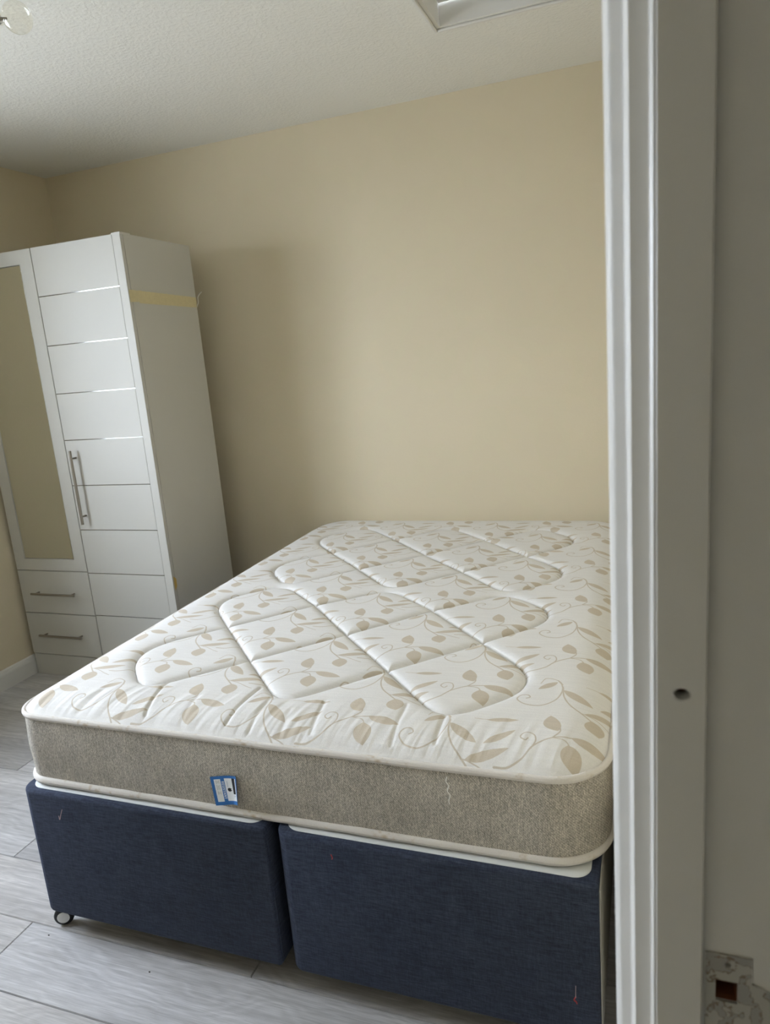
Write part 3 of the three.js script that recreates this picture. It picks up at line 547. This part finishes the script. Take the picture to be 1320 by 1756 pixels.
  const tapeEdge = (y, r, amp, sd, sq) => {
    const pts = out.map((p, k) => new THREE.Vector3(p[0] + nrm[k][0] * (0.001 + amp * wob(len[k], 40, sd)) - o[0], y + amp * 0.8 * wob(len[k], 32, sd + 5) - o[1], p[1] + nrm[k][1] * (0.001 + amp * wob(len[k], 40, sd)) - o[2]));
    const NS = 10, p = [], u = [], ix = [];
    for (let k = 0; k <= N; k++) { const c = pts[k % N], n = nrm[k % N], rr = r * (1 + 0.22 * wob(k === N ? 0 : len[k], 150, sd + 9)); for (let m = 0; m <= NS; m++) { const a = m / NS * Math.PI * 2; p.push(c.x + n[0] * Math.cos(a) * rr * 0.8, c.y + Math.sin(a) * rr * sq, c.z + n[1] * Math.cos(a) * rr * 0.8); u.push(len[k], m / NS * 0.05); } }
    for (let k = 0; k < N; k++) for (let m = 0; m < NS; m++) { const a = k * (NS + 1) + m, b = a + NS + 1; ix.push(a, a + 1, b, b, a + 1, b + 1); }
    const q = new THREE.BufferGeometry(); q.setAttribute('position', new THREE.Float32BufferAttribute(p, 3)); q.setAttribute('uv', new THREE.Float32BufferAttribute(u, 2)); q.setIndex(ix); q.computeVertexNormals(); return q;
  };
  const tapeTex = dataTex(1024, 64, (u, v) => { const s = fbm(u * 60, v * 3, 60, 3, 101, 4), st = s > 0.66 ? (s - 0.66) * 1.5 : 0, n = (hash(Math.floor(u * 1024), Math.floor(v * 64), 5) - 0.5) * 0.03; return [0.905 + n - st * 0.3, 0.885 + n - st * 0.4, 0.86 + n - st * 0.55]; }, true, 1 / 1.2, 20);
  const tapeMat = new THREE.MeshStandardMaterial({ map: tapeTex, roughness: 0.8, bumpMap: cloth, bumpScale: 0.0004 });
  mesh('edge_tape', tapeEdge(yt, 0.0075, 0.003, 111, 1), tapeMat, g, 'white tape edge round the top');
  mesh('edge_tape', tapeEdge(yb, 0.0085, 0.005, 131, 1.05), tapeMat, g, 'white stained tape edge round the bottom');

  // --- sewn label on the front border
  const lc = document.createElement('canvas'); lc.width = 512; lc.height = 512; const l2 = lc.getContext('2d');
  l2.fillStyle = '#2f74bd'; l2.fillRect(0, 0, 512, 512); l2.fillStyle = '#eef2f3'; l2.fillRect(58, 50, 122, 400); l2.fillRect(252, 44, 240, 400);
  l2.save(); l2.translate(216, 248); l2.rotate(Math.PI / 2); l2.fillStyle = '#e8f0f6'; l2.font = 'bold 62px sans-serif'; l2.textAlign = 'center'; l2.textBaseline = 'middle'; l2.fillText('RESISTANT', 0, 0, 395); l2.restore();
  l2.fillStyle = '#12161c'; l2.fillRect(405, 44, 66, 278);
  l2.beginPath(); l2.arc(318, 246, 32, 0, 7); l2.fill(); l2.beginPath(); l2.moveTo(330, 216); l2.lineTo(372, 226); l2.lineTo(352, 243); l2.lineTo(376, 260); l2.lineTo(328, 282); l2.fill();
  l2.fillStyle = '#b9bcb6'; for (const [yy, hh] of [[70, 60], [150, 90], [262, 60]]) { l2.fillRect(92, yy, 10, hh); l2.fillRect(118, yy + 12, 9, hh - 20); l2.fillRect(142, yy + 4, 8, hh - 6); }
  l2.fillStyle = '#a5b4c4'; l2.fillRect(296, 90, 9, 110); l2.fillRect(412, 345, 52, 8); l2.fillRect(412, 362, 40, 8);
  const lt = new THREE.CanvasTexture(lc); lt.colorSpace = THREE.SRGBColorSpace;
  const LN = 12, lp = [], lu = [], li = [];
  const lx0 = 0.529, lx1 = 0.6, ly0 = 0.4345, ly1 = 0.504;
  for (const side of [0, 1]) for (let j = 0; j <= LN; j++) for (let i = 0; i <= LN; i++) {
    const a = i / LN, b = j / LN, curl = 0.012 * Math.pow(clamp((a - 0.45) / 0.55), 2) * (1.1 - 0.5 * b) + 0.0015;
    lp.push(lx0 + (lx1 - lx0) * a + (1 - b) * 0.0055 - 0.006 * Math.pow(clamp((a - 0.6) / 0.4), 2) * (1 - b) - o[0], ly0 + (ly1 - ly0) * b + 0.015 * a + 0.004 * Math.pow(a, 3) * (1 - b) - o[1], zf + 0.0075 + curl - side * 0.0006 - o[2]); lu.push(a, b);
  }
  for (const side of [0, 1]) for (let j = 0; j < LN; j++) for (let i = 0; i < LN; i++) { const s = side * (LN + 1) * (LN + 1), a = s + j * (LN + 1) + i, b = a + 1, c = a + LN + 1, d = c + 1; if (side) li.push(a, c, b, b, c, d); else li.push(a, b, c, b, d, c); }
  const lg = new THREE.BufferGeometry(); lg.setAttribute('position', new THREE.Float32BufferAttribute(lp, 3)); lg.setAttribute('uv', new THREE.Float32BufferAttribute(lu, 2)); lg.setIndex(li); lg.computeVertexNormals();
  mesh('fabric_label', lg, new THREE.MeshStandardMaterial({ map: lt, roughness: 0.6 }), g, 'blue bordered white label sewn to the side');
  // --- loose thread under the top tape
  const K = (p) => [p[0] - o[0], p[1] - o[1], p[2] - o[2]];
  mesh('thread', tube([[1.065, 0.578, zf + 0.008], [1.0635, 0.57, zf + 0.011], [1.0675, 0.56, zf + 0.01], [1.065, 0.55, zf + 0.012], [1.0695, 0.541, zf + 0.011], [1.067, 0.53, zf + 0.012], [1.067, 0.521, zf + 0.01]].map(K), 0.0012, 40, 6), new THREE.MeshStandardMaterial({ color: '#eceae4', roughness: 0.7 }), g, 'loose white thread hanging from the tape');
}

// ------------------------------------------------------------------ ceiling light with globe bulbs (switched off)
{
  const bulb = [0.054, 2.2, -0.36], dir = new THREE.Vector3(-0.935, 0.02, 0.34).normalize(), reach = 0.247;
  const c = [bulb[0] + dir.x * reach, YC, bulb[2] + dir.z * reach];
  const g = thing('ceiling_light', c[0], c[1], c[2]);
  tag(g, 'chrome ceiling light with clear glass globe bulbs at the top left', 'ceiling light');
  const can = new THREE.LatheGeometry([[0.0001, -0.03], [0.03, -0.029], [0.052, -0.022], [0.058, -0.008], [0.058, 0]].map(([r, y]) => new THREE.Vector2(r, y)), 32);
  mesh('canopy', can, M.chrome, g);
  mesh('stem', cyl([0, -0.025, 0], [0, bulb[1] - YC, 0], 0.006, 14), M.chrome, g);
  mesh('knuckle', new THREE.SphereGeometry(0.016, 20, 14).translate(0, bulb[1] - YC, 0), M.chrome, g);
  for (let k = 0; k < 3; k++) {
    const a = Math.atan2(-dir.z, -dir.x) + k * Math.PI * 2 / 3, v = (r, w = 0) => [Math.cos(a) * r, bulb[1] - YC - dir.y * 0 + w, Math.sin(a) * r];
    mesh('arm', cyl(v(0.012), v(0.155), 0.0045, 12), M.chrome, g);
    mesh('socket', merge([cyl(v(0.15), v(0.195), 0.0125, 20), cyl(v(0.195), v(0.207), 0.0125, 20, 0.0095)]), M.chrome, g);
    // globe bulb of thin clear glass, drawn as a turned profile along the arm
    const prof = [], r = 0.034, cx = reach - 0.0005;
    prof.push(new THREE.Vector2(0.0125, 0.199)); prof.push(new THREE.Vector2(0.0135, 0.206));
    for (let m = 0; m <= 30; m++) { const t = Math.PI * (0.1 + 0.9 * m / 30); prof.push(new THREE.Vector2(Math.max(0.0001, Math.sin(t) * r), cx - Math.cos(t) * r)); }
    const bg = new THREE.LatheGeometry(prof, 40); bg.rotateZ(-Math.PI / 2); bg.rotateY(-a); bg.translate(0, bulb[1] - YC, 0);
    const b = mesh('bulb', bg, M.bulbGlass, g, 'clear glass globe bulb');
    mesh('filament_stem', cyl(v(0.2), v(0.222), 0.005, 12, 0.0025), M.steel, b);
  }
}

// ------------------------------------------------------------------ crumbs on the floor
{
  const crumb = (name, x, z, r, color, label) => { const s = new THREE.IcosahedronGeometry(r, 1), p = s.attributes.position; for (let i = 0; i < p.count; i++) { const k = 0.75 + 0.5 * hash(Math.round(p.getX(i) * 1e6), Math.round(p.getY(i) * 1e6), 3); p.setXYZ(i, p.getX(i) * k * 1.4, p.getY(i) * k * 0.6, p.getZ(i) * k); } s.computeBoundingBox(); s.translate(0, -s.boundingBox.min.y, 0); s.computeVertexNormals(); const m = mesh(name, s, new THREE.MeshStandardMaterial({ color, roughness: 0.9 })); m.position.set(x, 0, z); tag(m, label, 'crumb', 'crumbs on the floor'); };
  crumb('floor_crumb', -0.005, 0.012, 0.0016, '#2b2622', 'dark crumb on the floor just before the silver hubbed caster');
  crumb('floor_crumb_001', 0.325, 0.038, 0.0016, '#332c26', 'dark crumb on the floor before the middle of the left divan half');
}

scene.traverse((m) => { if (m.isMesh) { m.castShadow = m.receiveShadow = true; } });
renderer.render(scene, camera);
